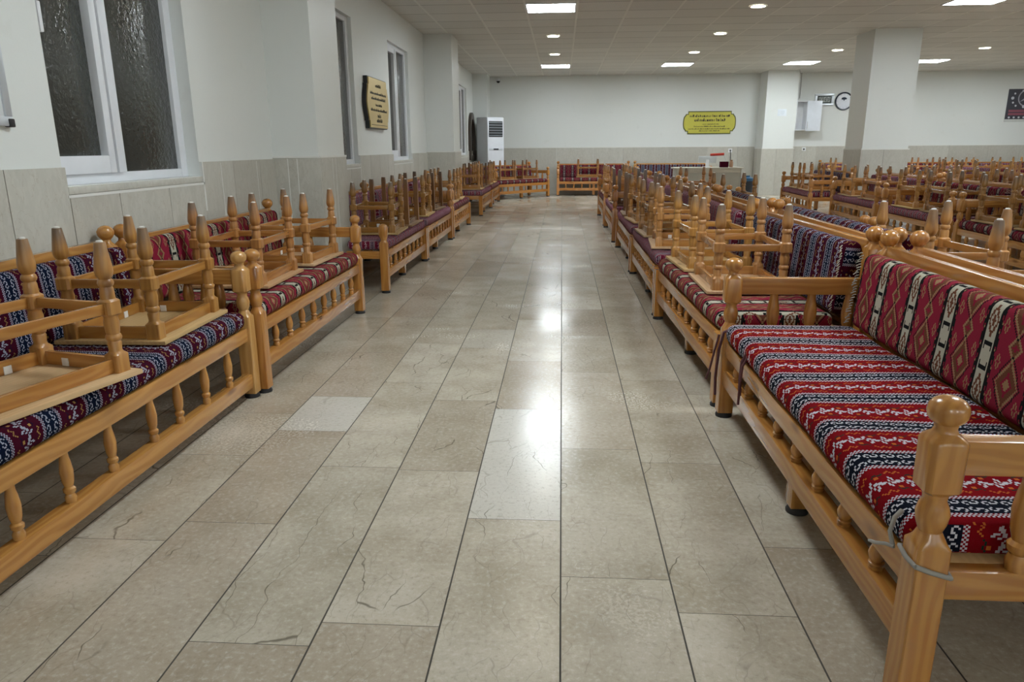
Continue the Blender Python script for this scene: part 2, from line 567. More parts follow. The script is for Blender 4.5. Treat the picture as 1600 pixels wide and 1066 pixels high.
for s in segs:                                          # leave the columns free
    parts = [(s[3], s[4])]
    for (c0, c1) in cuts:
        nn = []
        for (p, q) in parts:
            if c1 <= p or c0 >= q: nn.append((p, q)); continue
            if p < c0: nn.append((p, c0 - .017))
            if q > c1: nn.append((c1, q))
        parts = nn
    out += [(*s[:3], p, q, *s[5:]) for p, q in parts if q - p > .03]
trimk[0] += 1; dado('trim_%d' % trimk[0], out)
trimk[0] += 1; dado('trim_%d' % trimk[0], [('x', Y1, -1, -1.76, 4.62, ZD + .06, .9), ('x', Y1, -1, 5.36, XR - .02, ZD + .06, .9)])
trimk[0] += 1; dado('trim_%d' % trimk[0], [('y', XR, -1, Y0, Y1 - .02, ZD, .9), ('x', Y0, 1, XL + .02, XR - .02, ZD, .9)])
cb = []
for (x0, x1, y0, y1) in [p[1] for p in PIL]:
    cb.append((max(x0 - .018, XL), x1 + .018, y0 - .018, min(y0 + .004, y1), ZD + .006, ZD + .02))
    cb.append((x1, x1 + .018, y0, y1 + (.018 if x0 > 0 else 0), ZD + .006, ZD + .02))
    if x0 > 0: cb.append((x0 - .018, x0, y0, y1, ZD + .006, ZD + .02))
cb.append((-1.74, 4.62, Y1 - .02, Y1, ZD + .056, ZD + .075)); cb.append((5.37, XR - .05, Y1 - .02, Y1, ZD + .056, ZD + .075))
for (a, b, z0, z1) in WINS[1:]:
    cb.append((XL + .001, XL + .0185, a - .01, b + .01, z0 - .048, z0 - .036))
    cb.append((XL + .001, XL + .0185, b - .004, b + .012, z0 - .2, ZD - .0))
for yy in (4.46, 5.0): cb.append((XL + .001, XL + .0172, yy, yy + .006, .3, ZD - .01))
for xx in (-2.0, -1.93): cb.append((xx, xx + .006, 5.35 - .0175, 5.35 - .001, .3, ZD))
for yy in (5.62, 5.70): cb.append((-1.77 + .001, -1.77 + .0175, yy, yy + .006, .3, ZD))
trimk[0] += 1; caulk('trim_%d' % trimk[0], cb)

# windows: frame, sash, panes, sill
for i, (a, b, z0, z1) in enumerate(WINS[1:]):
    w = bpy.data.objects.new('window_%d' % (i+1), None); COL.objects.link(w); w['kind'] = 'structure'
    w.location = (XL - (.07 if i == 0 else .04), (a+b)/2, z0)
    def wb(name, mat, y0, y1, zz0, zz1, x0, x1, bev=.004):
        return link(name, boxmesh(x0, x1, y0 - (a+b)/2, y1 - (a+b)/2, zz0 - z0, zz1 - z0, bevel=bev), mat, w)
    F = .03; m = a + (b-a)*.40
    bm = bmesh.new()
    for q in ((a, a+F, z0, z1), (b-.07, b, z0, z1), (a+F, b-.07, z0, z0+.045), (a+F, b-.07, z1-.05, z1)):
        box(bm, -.06, 0, q[0]-(a+b)/2, q[1]-(a+b)/2, q[2]-z0, q[3]-z0)
    link('window_frame', finish(bm, 2, bevel=.004), UPVC, w)
    bm = bmesh.new()
    for q in ((a+F, a+F+.035, z0+.045, z1-.05), (m-.05, m, z0+.045, z1-.05), (a+F+.035, m-.05, z0+.045, z0+.125), (a+F+.035, m-.05, z1-.11, z1-.05)):
        box(bm, -.045, .018, q[0]-(a+b)/2, q[1]-(a+b)/2, q[2]-z0, q[3]-z0)
    sash = link('sash', finish(bm, 2, bevel=.004), UPVC, w)
    wb('mullion', UPVC, m+.012, m+.075, z0+.045, z1-.05, -.05, .022)
    wb('mullion_groove', UPVCG, m, m+.012, z0+.045, z1-.05, -.05, -.01, .001)
    wb('pane', GLASS, a+F+.035, m-.05, z0+.125, z1-.11, -.03, -.022, .001)
    wb('pane', GLASS, m+.075, b-.07, z0+.045, z1-.05, -.03, -.022, .001)
    if i == 0:
        hd = boxmesh(.018, .05, a+F+.008-(a+b)/2, a+F+.030-(a+b)/2, .62, .74, bevel=.006)
        link('handle', hd, WHITEP, sash)
    link('sill', boxmesh(-.01, .086 if i == 0 else .056, a-(a+b)/2, b-(a+b)/2, -.034, -.002, bevel=.004), DADO, w)
    if i == 0:
        pass

# ------------------------------------------------------------------ ceiling lights
def make_lights():
    pm = boxmesh(-.29, .29, -.27, .27, -.006, .0, bevel=.001)
    bm = bmesh.new()
    for q in ((-.31, .31, -.29, -.27), (-.31, .31, .27, .29), (-.31, -.29, -.27, .27), (.29, .31, -.27, .27)): box(bm, *q, -.008, 0)
    fm = finish(bm, 0)
    bm = bmesh.new(); rings(bm, [(-.006, .085, 0), (0, .085, 0)], 28); sm = finish(bm, 2)
    bm = bmesh.new()
    rings(bm, [(-.009, .088, 0), (-.006, .105, 0), (0, .105, 0)], 28, cap=False); rm = finish(bm, 2)
    colsx = [(-.155, 'over the aisle'), (2.37, 'over the second row'), (4.90, 'by the square column'), (7.43, 'right of the column'), (9.95, 'at the far right')]
    prow = [(-3.5, 'behind the camera'), (3.05, 'nearest the camera'), (9.66, 'mid-hall'), (16.28, 'near the far wall')]
    srow = [(5.2, 'just past the nearest panel'), (7.4, 'third'), (12.0, 'just past the mid-hall panel'), (14.25, 'just before the far panel')]
    for cx, cn in colsx:
        for y, rn in prow:
            if cx == 2.37 and 9 < y < 10: continue
            t = thing('ceiling_panel_light', 'square LED ceiling panel %s, %s' % (cn, rn), 'ceiling light', (cx, y, ZC - .001), 0, 'square LED ceiling panels')
            link('diffuser', pm, PANEL, t); link('frame', fm, WHITEP, t)
        for y, rn in srow:
            if cx == 4.90 and 11.5 < y < 12.8: continue
            t = thing('downlight', 'small round recessed downlight %s, %s' % (cn, rn), 'ceiling light', (cx, y, ZC - .001), 0, 'small round downlights')
            link('diffuser', sm, SPOT, t); link('rim', rm, WHITEP, t)
        if cx == 2.37:
            t = thing('downlight', 'small round recessed downlight over the second row, beside the mid-hall panels', 'ceiling light', (cx, 9.80, ZC - .001), 0, 'small round downlights')
            link('diffuser', sm, SPOT, t); link('rim', rm, WHITEP, t)
make_lights()

# ------------------------------------------------------------------ sofas
LEN, DEP = 1.70, .60          # between post centres
POST = [(.022, .031, 2), (.385, .031, 2), (.395, .030, .2), (.402, .027, 0), (.415, .021, 0), (.432, .027, 0), (.452, .030, 0),
        (.468, .026, 0), (.480, .021, 0), (.492, .022, .3), (.503, .033, 1), (.596, .034, 1), (.604, .031, .8), (.613, .0225, 0), (.622, .0195, 0), (.630, .021, 0),
        (.636, .029, 0), (.644, .034, 0), (.655, .0355, 0), (.666, .033, 0), (.675, .026, 0), (.681, .014, 0), (.683, .004, 0)]
BPOST = [(.022, .031, 2), (.60, .031, 2), (.700, .031, 2), (.712, .026, .5), (.722, .019, 0), (.732, .018, 0), (.742, .028, 0),
         (.755, .035, 0), (.770, .036, 0), (.784, .028, 0), (.792, .016, 0), (.795, .004, 0)]
PLAINPOST = [(.022, .031, 2), (.40, .031, 2), (.412, .026, .3), (.425, .024, 0), (.445, .031, .2), (.46, .033, 1), (.52, .033, 1), (.54, .027, .6), (.548, .012, .2)]
def spin_prof(h):
    p = [(0, .015), (.10, .0165), (.17, .012), (.21, .017), (.27, .0175), (.31, .012), (.42, .0165), (.62, .019), (.8, .0155), (.9, .0125), (1., .012)]
    return [(z*h, r, 0) for z, r in p]

def cushion(key, L, prof_w, prof_h, rad=.035, segs=28, sag=.006, seed=1):
    """rounded bar along x of length L; section prof_w (y) by prof_h (z); UV u along x, v around the section"""
    if ('cush', key) in CACHE: return CACHE[('cush', key)]
    rnd = random.Random(seed)
    sec = []
    w, h, r = prof_w, prof_h, min(rad, prof_h/2.05)
    def arc(cx, cy, a0):
        return [(cx + r*math.cos(a0 + k*PI/2/5), cy + r*math.sin(a0 + k*PI/2/5)) for k in range(6)]
    # start at bottom front, go up the front, over the top, down the back
    sec += [(w*f, 0) for f in (.5,)]
    pts = [(w*.5, 0)] + list(reversed([(r - r*math.sin(k*PI/2/5), r - r*math.cos(k*PI/2/5)) for k in range(6)]))[::-1]
    top = [(r + (w-2*r)*k/8., h) for k in range(1, 8)]
    sec = [(w*.5, 0)] + [(r*(1-math.sin(k*PI/10)), r*(1-math.cos(k*PI/10))) for k in range(6)] + \
          [(r*(1-math.cos(k*PI/10)), h - r*(1-math.sin(k*PI/10))) for k in range(6)] + top + \
          [(w - r*(1-math.sin(k*PI/10)), h - r*(1-math.cos(k*PI/10))) for k in range(6)] + \
          [(w - r*(1-math.cos(k*PI/10)), r*(1-math.sin(k*PI/10))) for k in range(6)]
    n = len(sec)
    vv = [0]
    for i in range(1, n+1):
        a, b = sec[i-1], sec[i % n]; vv.append(vv[-1] + math.hypot(a[0]-b[0], a[1]-b[1]))
    bm = bmesh.new(); uvl = bm.loops.layers.uv.new('UVMap')
    ends = [(0, .72), (.004, .82), (.012, .92), (.024, .98), (.038, 1.)]
    xs = [(-L/2 + e, s) for e, s in ends] + [(-L/2 + .06 + (L-.12)*k/segs, 1.) for k in range(segs+1)] + [(L/2 - e, s) for e, s in reversed(ends)]
    ph = [rnd.uniform(0, 6.28) for _ in range(4)]
    rows = []
    for (x, s) in xs:
        row = []
        for (y, z) in sec:
            yy = w/2 + (y - w/2)*(1 - (1-s)*.10); zz = h/2 + (z - h/2)*s
            if z > h*.5:
                zz += sag*(math.sin(x*7 + ph[0])*math.sin(y*9 + ph[1])*.6 + .4*math.sin(x*17 + ph[2])) * (1 if s > .95 else 0)
            if y < r: yy += .4*sag*math.sin(x*11 + ph[3])
            row.append(bm.verts.new((x, yy, zz)))
        rows.append(row)
    for i in range(len(rows)-1):
        for j in range(n):
            f = bm.faces.new((rows[i][j], rows[i+1][j], rows[i+1][(j+1) % n], rows[i][(j+1) % n]))
            for l, (ii, jj) in zip(f.loops, ((i, j), (i+1, j), (i+1, j+1), (i, j+1))):
                l[uvl].uv = (xs[ii][0], vv[jj])
    for row, sgn in ((rows[0], 1), (rows[-1], -1)):
        f = bm.faces.new(row if sgn < 0 else list(reversed(row)))
        for l in f.loops: l[uvl].uv = (l.vert.co.y + .03, l.vert.co.z)
    me = finish(bm, 0, 60); CACHE[('cush', key)] = me
    return me

def make_sofa(seat, backm, low=.12, seath=.415, front_post='ball', notch=0., nsp=8, arms=(1, 1), mid=True, tall=0., bt=.088):
    """local: x along the length, y from the front posts (0) to the back (DEP)"""
    root = bpy.data.objects.new('wooden_sofa', None); COL.objects.link(root); root.empty_display_size = .1
    L2, D = LEN/2, DEP
    fp = lathe('post_' + front_post, POST if front_post == 'ball' else PLAINPOST, 32)
    bp = lathe('backpost', BPOST, 32)
    foot = lathe('foot', [(0, .034, 0), (.008, .035, 0), (.022, .027, 0)], 18)
    xs = -L2 + notch
    rt, rb = seath - .08, seath - .14             # seat rail
    for x, am in ((-L2, arms[0]), (L2, arms[1])):
        if am: p = kid('front_post', fp, WOOD, root, loc=(x, 0, 0))
        else: p = kid('front_leg', lathe('frontleg%.3f' % rt, [(.022, .031, 2), (rt, .031, 2)], 32), WOOD, root, loc=(x, 0, 0))
        kid('rubber_foot', foot, RUBBER, p)
    for x in (xs, L2):
        p = kid('back_post', bp, WOOD, root, loc=(x, D, 0)); kid('rubber_foot', foot, RUBBER, p)
    if mid: cl = kid('center_leg', boxmesh(-.03, .03, -.03, .03, .022, seath-.13, 2), WOOD, root, loc=(0, .05, 0)); kid('rubber_foot', foot, RUBBER, cl)
    kid('seat_rail', boxmesh(-L2+.028, L2-.028, -.018, .018, rb, rt), WOOD, root)
    kid('lower_rail', boxmesh(-L2+.028, L2-.028, -.022, .022, low, low+.062), WOOD, root)
    h = rb - low - .062
    sp = lathe('spindle_%.3f' % h, spin_prof(h), 14)
    for k in range(nsp):
        x = -L2 + LEN*(k+1)/(nsp+1)
        if abs(x) < .02: x += .03
        kid('spindle', sp, WOOD, root, loc=(x, 0, low+.062))
    kid('back_seat_rail', boxmesh(xs+.028, L2-.028, D-.018, D+.018, rb, rt), WOOD, root)
    kid('back_rail', boxmesh(xs+.028, L2-.028, D-.016, D+.016, .655, .732), WOOD, root)
    kid('back_slat', boxmesh(xs+.028, L2-.028, D-.010, D+.010, .45, .53), WOOD, root)
    for x in (-L2, L2):
        if x < 0 and notch:
            kid('side_rail', boxmesh(x-.018, x+.018, .028, .30, rb, rt), WOOD, root)
            kid('side_rail', boxmesh(xs-.018, xs+.018, .30, D-.028, rb, rt), WOOD, root)
            continue
        kid('side_rail', boxmesh(x-.018, x+.018, .028, D-.028, rb, rt), WOOD, root)
        if not arms[x > 0]: continue
        kid('arm_rail', boxmesh(x-.02, x+.02, .03, D-.028, .535, .602), WOOD, root)
        ha = .535 - rt
        asp = lathe('armspindle_%.3f' % ha, [(z, r*1.35, q) for z, r, q in spin_prof(ha)], 14)
        for k in range(3): kid('arm_spindle', asp, WOOD, root, loc=(x, D*(k+1)/4. + .02, rt))
    kid('seat_board', boxmesh(xs+.02 if notch else -L2+.02, L2-.02, .02, D-.02, rt-.02, rt-.001, bevel=.001), RAW, root)
    cl_ = LEN - .075
    if notch:
        kid('seat_cushion', cushion('seatn_' + seat.name, cl_ - .0, .33, .082, seed=3), seat, root, loc=(0, -.022, rt))
        kid('back_cushion', cushion('backn', cl_ - notch, .30, .085, seed=5, sag=.004), backm, root, loc=(notch/2, D-.047, rt+.075), rot=(math.radians(85), 0, 0))
    else:
        kid('seat_cushion', cushion('seat%s' % seat.name, cl_, D-.09, .082, seed=sum(map(ord, seat.name)) % 97), seat, root, loc=(0, -.024, rt))
        b = kid('back_cushion', cushion('back%.2f_%.3f' % (tall, bt), cl_, .30 + tall, bt, seed=11, sag=.004), backm, root, loc=(0, D-.047, rt+.068), rot=(math.radians(85), 0, 0))
    return root

def place(root, x, y, rz, label, group, tone):
    root.location = (x, y, 0); root.rotation_euler = (0, 0, rz)
    tag(root, label, 'sofa', group); tint(root, tone)
    return root

# ------------------------------------------------------------------ low tables, standing upside down on the seats
def make_table(plain=False):
    root = bpy.data.objects.new('low_table', None); COL.objects.link(root); root.empty_display_size = .08
    kid('tabletop', boxmesh(-.21, .21, -.275, .275, 0, .015, 1, .002), RAW, root)
    lx, ly = .157, .232
    if plain:
        leg = lathe('plainleg', [(.015, .021, 2), (.40, .019, 2), (.425, .016, 2)], 32)
    else:
        P = [(.015, .025, 2), (.072, .025, 2), (.080, .021, .2), (.086, .019, 0), (.110, .0215, 0), (.116, .0185, 0), (.119, .022, 0), (.127, .0245, 0), (.135, .022, 0), (.138, .019, 0),
             (.145, .021, 0), (.175, .023, 0), (.190, .020, 0), (.196, .020, .3), (.203, .0265, 1), (.243, .0265, 1), (.250, .021, .3), (.256, .0215, 0), (.280, .0205, 0), (.288, .0175, 0),
             (.292, .0215, 0), (.300, .024, 0), (.309, .0215, 0), (.313, .017, 0), (.320, .0225, 0), (.334, .0265, 0), (.350, .026, 0), (.385, .0215, 0), (.422, .0165, 0), (.425, .0155, 0)]
        leg = lathe('turnedleg', P, 32)
    gl = lathe('glide', [(.425, .010, 0), (.429, .010, 0), (.4305, .007, 0)], 12)
    for sx in (-1, 1):
        for sy in (-1, 1):
            l = kid('leg', leg, LEGW, root, loc=(sx*lx, sy*ly, 0))
            kid('glide', gl, GLIDE, l)
    for s in (-1, 1):
        kid('apron', boxmesh(s*lx-.009, s*lx+.009, -ly+.024, ly-.024, .0155, .06, 1), WOOD, root)
        kid('apron', boxmesh(-lx+.024, lx-.024, s*ly-.009, s*ly+.009, .0155, .06, 0), WOOD, root)
        if not plain:
            kid('stretcher', boxmesh(s*lx-.0085, s*lx+.0085, -ly+.025, ly-.025, .205, .238, 1), WOOD, root)
            kid('stretcher', boxmesh(-lx+.025, lx-.025, s*ly-.0085, s*ly+.0085, .205, .238, 0), WOOD, root)
    for (x, y, ax) in ((-.05, ly-.0105, 0), (.05, -ly+.0105, 0), (-lx+.0105, .1, 1)):
        a, b = (.013, .0014) if ax == 0 else (.0014, .013)
        kid('corner_bracket', boxmesh(x-a, x+a, y-b, y+b, .017, .043, bevel=.0004), GLIDE if x < 0 else STEEL, root)
    return root
TPROTO = {False: None, True: None}
NT_ = [0]
def table(x, y, z, rz, label, group, plain=False, tone=None):
    if TPROTO[plain] is None:
        TPROTO[plain] = make_table(plain); r = TPROTO[plain]
        r.location = (x, y, z); r.rotation_euler = (0, 0, rz)
    else:
        r = dup(TPROTO[plain], (x, y, z), rz)
    rr = random.Random(NT_[0]*13 + 5); NT_[0] += 1
    if tone is None:
        k = rr.uniform(.82, 1.08) if y < 5.2 else rr.uniform(.55, 1.02); tone = (k, k*rr.uniform(.88, 1.04), k*rr.uniform(.75, 1.1))
        if plain: tone = (.42*k, .36*k, .34*k)
    tint(r, tone)
    tag(r, label, 'table', group)
    return r

ORD = ['nearest', 'second', 'third', 'fourth', 'fifth', 'sixth', 'seventh']
SPROTO = {}
def sofa(key, args, x, y, rz, label, group, tone):
    if key not in SPROTO:
        SPROTO[key] = make_sofa(**args); r = SPROTO[key]
    else:
        r = dup(SPROTO[key], (0, 0, 0), 0)
    return place(r, x, y, rz, label, group, tone)
def tones(i, base=1.):
    r = random.Random(i*7 + 3); k = base*r.uniform(.86, 1.08)
    return (k, k*r.uniform(.92, 1.02), k*r.uniform(.85, 1.05))

ST = .4165      # top of a seat cushion
def stand(seath=.415): return seath + .0095
# --- left wall row: front faces +x; local x -> world y, local y (depth) -> world -x : rz = +90 deg
RZL = PI/2
Lrow = [
    (2.285, -1.435, dict(seat=NAVY, backm=NAVY, low=.055, nsp=7, mid=False), 'pale pine sofa with navy and burgundy kilim cushions, nearest along the left wall', (1.05, 1.08, 1.12)),
    (4.058, -1.405, dict(seat=ROSE, backm=ROSE, low=.115, seath=.43, mid=False, bt=.062), 'honey pine sofa with rose and cream cushions before the first left column', (.94, .90, .85)),
    (6.50, -1.395, dict(seat=PLUM, backm=PLUM, low=.12, front_post='plain', notch=.46, arms=(1, 0)), 'armless-ended pine sofa with plum cushions just past the first left column', (.92, .88, .8)),
    (8.28, -1.395, dict(seat=PLUM, backm=PLUM, low=.12, arms=(0, 1)), 'pine sofa with plum cushions, fourth along the left wall', (.86, .80, .72)),
    (10.10, -1.39, dict(seat=DUSK, backm=PLUM, low=.12, arms=(1, 0)), 'pine sofa with dusky rose seat, fifth along the left wall', (.95, .9, .85)),
    (13.25, -1.36, dict(seat=PLUM, backm=PLUM, low=.12, arms=(0, 0)), 'pine sofa with plum cushions, sixth along the left wall', (.86, .8, .72)),
    (15.04, -1.36, dict(seat=DUSK, backm=PLUM, low=.12, arms=(0, 0)), 'pine sofa with dusky rose seat, seventh along the left wall', (.8, .72, .65)),
]
for i, (y, x, a, lab, tn) in enumerate(Lrow):
    key = ('L', i) if i < 3 else ('gen', a['seat'].name, a['backm'].name, a['low'], a.get('arms'))
    sofa(key, a, x, y, RZL, lab, 'sofas along the left wall', tn)
l0 = [o for o in KIDS[SPROTO[('L', 0)]] if o.name.startswith('front_post')][1]
l0.color = (1.12, 1.32, 1.75, 1); l0['label'] = 'paler unstained corner post'
LT = [(0, -1.61, 1.935, -14, 'near end', 0), (0, -1.665, 2.755, 1.5, 'far end', 0),
      (1, -1.682, 3.78, 1, 'near end', 0), (1, -1.672, 4.50, -2, 'far end', 0),
      (2, -1.575, 6.24, 3, 'near end', 0), (2, -1.575, 6.90, 0, 'far end', 1),
      (3, -1.61, 7.86, 2, 'near end', 0), (3, -1.62, 8.62, -2, 'far end', 1),
      (4, -1.60, 9.72, 1, 'near end', 0), (4, -1.61, 10.45, 3, 'far end', 0),
      (5, -1.58, 12.90, 0, 'near end', 0), (5, -1.58, 13.62, -2, 'far end', 1),
      (6, -1.58, 14.66, 2, 'near end', 0), (6, -1.58, 15.36, 0, 'far end', 0)]
for (s, x, y, r, end, pl) in LT:
    sh = Lrow[s][2].get('seath', .415)
    table(x, y, stand(sh), math.radians(r),
          ('upturned dark straight-legged table on the %s of the %s sofa along the left wall' if pl else
           'upturned turned-leg table on the %s of the %s sofa along the left wall') % (end, ORD[s]),
          'upturned tables on the left wall sofas', bool(pl))
# --- angled corner sofa and far wall sofas: front faces -y, rz = 0
Ca = math.atan2(1.27, 1.09)
sofa(('gen', DUSK.name, DUSK.name, .12), dict(seat=DUSK, backm=DUSK, low=.12), -.88, 16.78, Ca,
     'pine sofa set at an angle across the far left corner', 'sofas at the far wall', (1., .92, .8))
cx, cy = -.88 - .22*math.sin(Ca), 16.78 + .22*math.cos(Ca)
for k, nm in ((-.42, 'left'), (.30, 'right')):
    table(cx + k*math.cos(Ca), cy + k*math.sin(Ca), stand(), Ca + PI/2, 'upturned table on the %s half of the angled corner sofa' % nm, 'upturned tables at the far wall')
Frow = [(.76, 'DUSK', 'facing the aisle'), (2.56, 'NAVY', 'behind the desk, left of it'), (7.0, 'PLUM', 'right of the far column'), (8.8, 'DUSK', 'under the calendar, left of it'), (10.6, 'PLUM', 'under the calendar'), (12.38, 'NAVY', 'in the far right corner')]
Frow.insert(2, (3.72, None, ''))
for (x, m, w) in Frow:
    if m is None: continue
    mat = {'DUSK': DUSK, 'NAVY': NAVY, 'PLUM': PLUM}[m]
    if m == 'NAVY' and x < 4: x = 2.62
    sofa(('gen', mat.name, mat.name, .12), dict(seat=mat, backm=mat, low=.12), x if x > 6 else x, 17.70, 0,
         'pine sofa against the far wall, %s' % w, 'sofas at the far wall', tones(int(x*10)))
FT = [(.78, 'DUSK', 'facing the aisle', 0)]
table(.62, 17.915, stand(), PI/2, 'upturned table on the far wall sofa facing the aisle', 'upturned tables at the far wall')
for x, nm in ((6.55, 'left half of the far wall sofa right of the column'), (7.35, 'right half of the far wall sofa right of the column'),
              (8.4, 'left half of the far wall sofa left of the calendar'), (9.15, 'right half of the far wall sofa left of the calendar'),
              (10.2, 'left half of the far wall sofa under the calendar'), (10.95, 'right half of the far wall sofa under the calendar')):
    table(x, 17.915, stand(), PI/2 + random.uniform(-.05, .05), 'upturned table on the ' + nm, 'upturned tables at the far wall')

# --- right aisle row: front faces -x; local x -> world -y, depth -> +x : rz = -90 deg
RZR = -PI/2
Rrow = [
    (2.14, .705, dict(seat=RED, backm=ROSE, low=.15), 'empty pine sofa with bright red kilim seat and rose cream back, nearest right', (.96, .92, .84), 'nearest'),
    (3.97, .682, dict(seat=ROSE, backm=NAVY, low=.13, arms=(0, 0), tall=.02), 'pine sofa with rose seat and navy burgundy back behind the empty red one', (.98, .92, .84), 'second'),
    (5.78, .66, dict(seat=PLUM, backm=PLUM, low=.13, arms=(0, 0)), 'pine sofa with plum kilim cushions, third on the aisle\'s right side', (.92, .86, .76), 'third'),
    (7.58, .655, dict(seat=PLUM, backm=PLUM, low=.13, arms=(0, 0)), 'pine sofa with plum cushions, fourth on the aisle\'s right side', (.8, .70, .6), 'fourth'),
    (9.75, .64, dict(seat=PLUM, backm=PLUM, low=.13), 'dark pine sofa with plum cushions, fifth on the aisle\'s right side', (.74, .62, .5), 'fifth'),
    (11.7, .64, dict(seat=DUSK, backm=PLUM, low=.13), 'pine sofa with dusky rose seat, farthest on the aisle\'s right side', (.8, .7, .6), 'farthest')]
for i, (y, x, a, lab, tn, w) in enumerate(Rrow):
    key = ('R', i) if i < 2 else ('gen', a['seat'].name, a['backm'].name, a['low'], a.get('arms'))
    sofa(key, a, x, y, RZR + (math.radians(1.7) if i == 1 else 0), lab, 'sofas on the right of the aisle', tn)
RT = [(1, .92, 3.80, 0, 'near end', 0), (1, .90, 4.47, 3, 'far end', 0), (2, .90, 5.42, -2, 'near end', 0), (2, .89, 6.12, 0, 'far end', 0),
      (3, .90, 7.22, 3, 'near end', 0), (3, .89, 7.95, 0, 'far end', 1), (4, .88, 9.4, 0, 'near end', 1), (4, .88, 10.12, 0, 'far end', 0),
      (5, .88, 11.35, 0, 'near end', 0), (5, .88, 12.1, 0, 'far end', 0)]
for (s, x, y, r, end, pl) in RT:
    if s > 1: r = r + random.uniform(-4, 4); x -= .036
    table(x, y, stand(), math.radians(r), ('upturned dark straight-legged table on %s of %s sofa right of the aisle' if pl else 'upturned turned-leg table on %s of %s sofa right of the aisle') % (end, Rrow[s][5]),
          'upturned tables right of the aisle', bool(pl))
# --- second row, back to back with it: front faces +x
Srow = [(2.13, 2.09, RED, ROSE, 'nearest'), (3.95, 2.06, NAVY, NAVY, 'second'), (5.77, 2.05, NAVY, NAVY, 'third'), (7.58, 2.05, PLUM, PLUM, 'fourth'), (9.7, 2.04, PLUM, PLUM, 'fifth')]
for (y, x, s, b, w) in [(a_, b_ - .075, c_, d_, e_) for a_, b_, c_, d_, e_ in Srow]:
    sofa(('gen', s.name, b.name, .13), dict(seat=s, backm=b, low=.13, tall=.05 if b == NAVY else 0.), x, y, RZL, '%s pine sofa standing back to back with the right aisle row' % w, 'sofas backing the right aisle row', tones(int(y*7)))
for (x, y, r, w) in [(1.78, 2.60, 0, 'far end of the nearest'), (1.76, 3.54, 2, 'near end of the second'), 
                     (1.76, 7.75, 0, 'middle of the fourth'), (1.78, 10.1, 0, 'far end of the fifth')]:
    table(x, y, stand(), math.radians(r), 'upturned table on the %s sofa backing the right aisle row' % w, 'upturned tables on the second row')
def on_row(row, rz, k, along, depth=.225):
    y, x = row[k][0], row[k][1]
    c, s_ = math.cos(rz), math.sin(rz)
    sg = 1 if rz > 0 else -1
    lx = along*sg
    return x + c*lx - s_*depth, y + s_*lx + c*depth
# --- pillar row: faces -x, slightly skewed
sk = math.radians(-2.2)
Trow = [(6.55, 3.83, DUSK, DUSK, 'nearest'), (8.42, 3.89, PLUM, DUSK, 'second'), (10.52, 4.03, PLUM, PLUM, 'third'), (12.75, 3.93, PLUM, NAVY, 'farthest')]
for (y, x, s, b, w) in Trow:
    sofa(('gen', s.name, b.name, .13), dict(seat=s, backm=b, low=.13), x, y, RZR + sk, '%s pine sofa in the row running up to the square column' % w, 'sofas in the square column row', tones(int(y*5)))
for (k, y, w) in [(0, 6.2, 'near end of the nearest'), (0, 6.93, 'far end of the nearest'), (1, 8.05, 'near end of the second'), (1, 8.8, 'far end of the second'), (2, 10.1, 'near end of the third'), (2, 10.98, 'far end of the third'), (3, 12.4, 'near end of the farthest'), (3, 13.1, 'far end of the farthest')]:
    x, y = on_row(Trow, RZR + sk, k, y - Trow[k][0])
    table(x, y, stand(), sk + random.uniform(-.06, .06), 'upturned table on the %s sofa in the square column row' % w, 'upturned tables in the square column row')
Urow = [(6.6, 5.18 + .03, PLUM, DUSK, 'nearest'), (8.45, 5.22, DUSK, DUSK, 'second'), (10.4, 5.36, PLUM, PLUM, 'farthest')]
for (y, x, s, b, w) in Urow:
    sofa(('gen', s.name, b.name, .13), dict(seat=s, backm=b, low=.13), x, y, RZL + sk, '%s pine sofa standing back to back with the square column row' % w, 'sofas backing the square column row', tones(int(y*3)))
for (k, y, w) in [(1, 8.1, 'near end of the second'), (1, 8.85, 'far end of the second'), (2, 10.1, 'near end of the farthest'), (2, 10.8, 'far end of the farthest'), (0, 6.9, 'far end of the nearest')]:
    x, y = on_row(Urow, RZL + sk, k, y - Urow[k][0])
    table(x, y, stand(), sk + random.uniform(-.06, .06), 'upturned table on the %s sofa backing the square column row' % w, 'upturned tables backing the square column row')
Vrow = [(11.2, 7.2, DUSK, DUSK, 'nearer'), (13.1, 7.25, PLUM, DUSK, 'farther'), (15.0, 7.3, DUSK, PLUM, 'farthest')]
for (y, x, s, b, w) in Vrow:
    sofa(('gen', s.name, b.name, .13), dict(seat=s, backm=b, low=.13), x, y, RZR, '%s pine sofa in the far right row before the far wall' % w, 'sofas in the far right row', tones(int(y*3)))
for (k, y, w) in [(0, 10.9, 'near end of the nearer'), (0, 11.65, 'far end of the nearer'), (1, 12.8, 'near end of the farther'), (1, 13.5, 'far end of the farther'), (2, 14.7, 'near end of the farthest'), (2, 15.4, 'far end of the farthest')]:
    x, y = on_row(Vrow, RZR, k, y - Vrow[k][0])
    table(x, y, stand(), random.uniform(-.06, .06), 'upturned table on the %s sofa in the far right row' % w, 'upturned tables in the far right row')

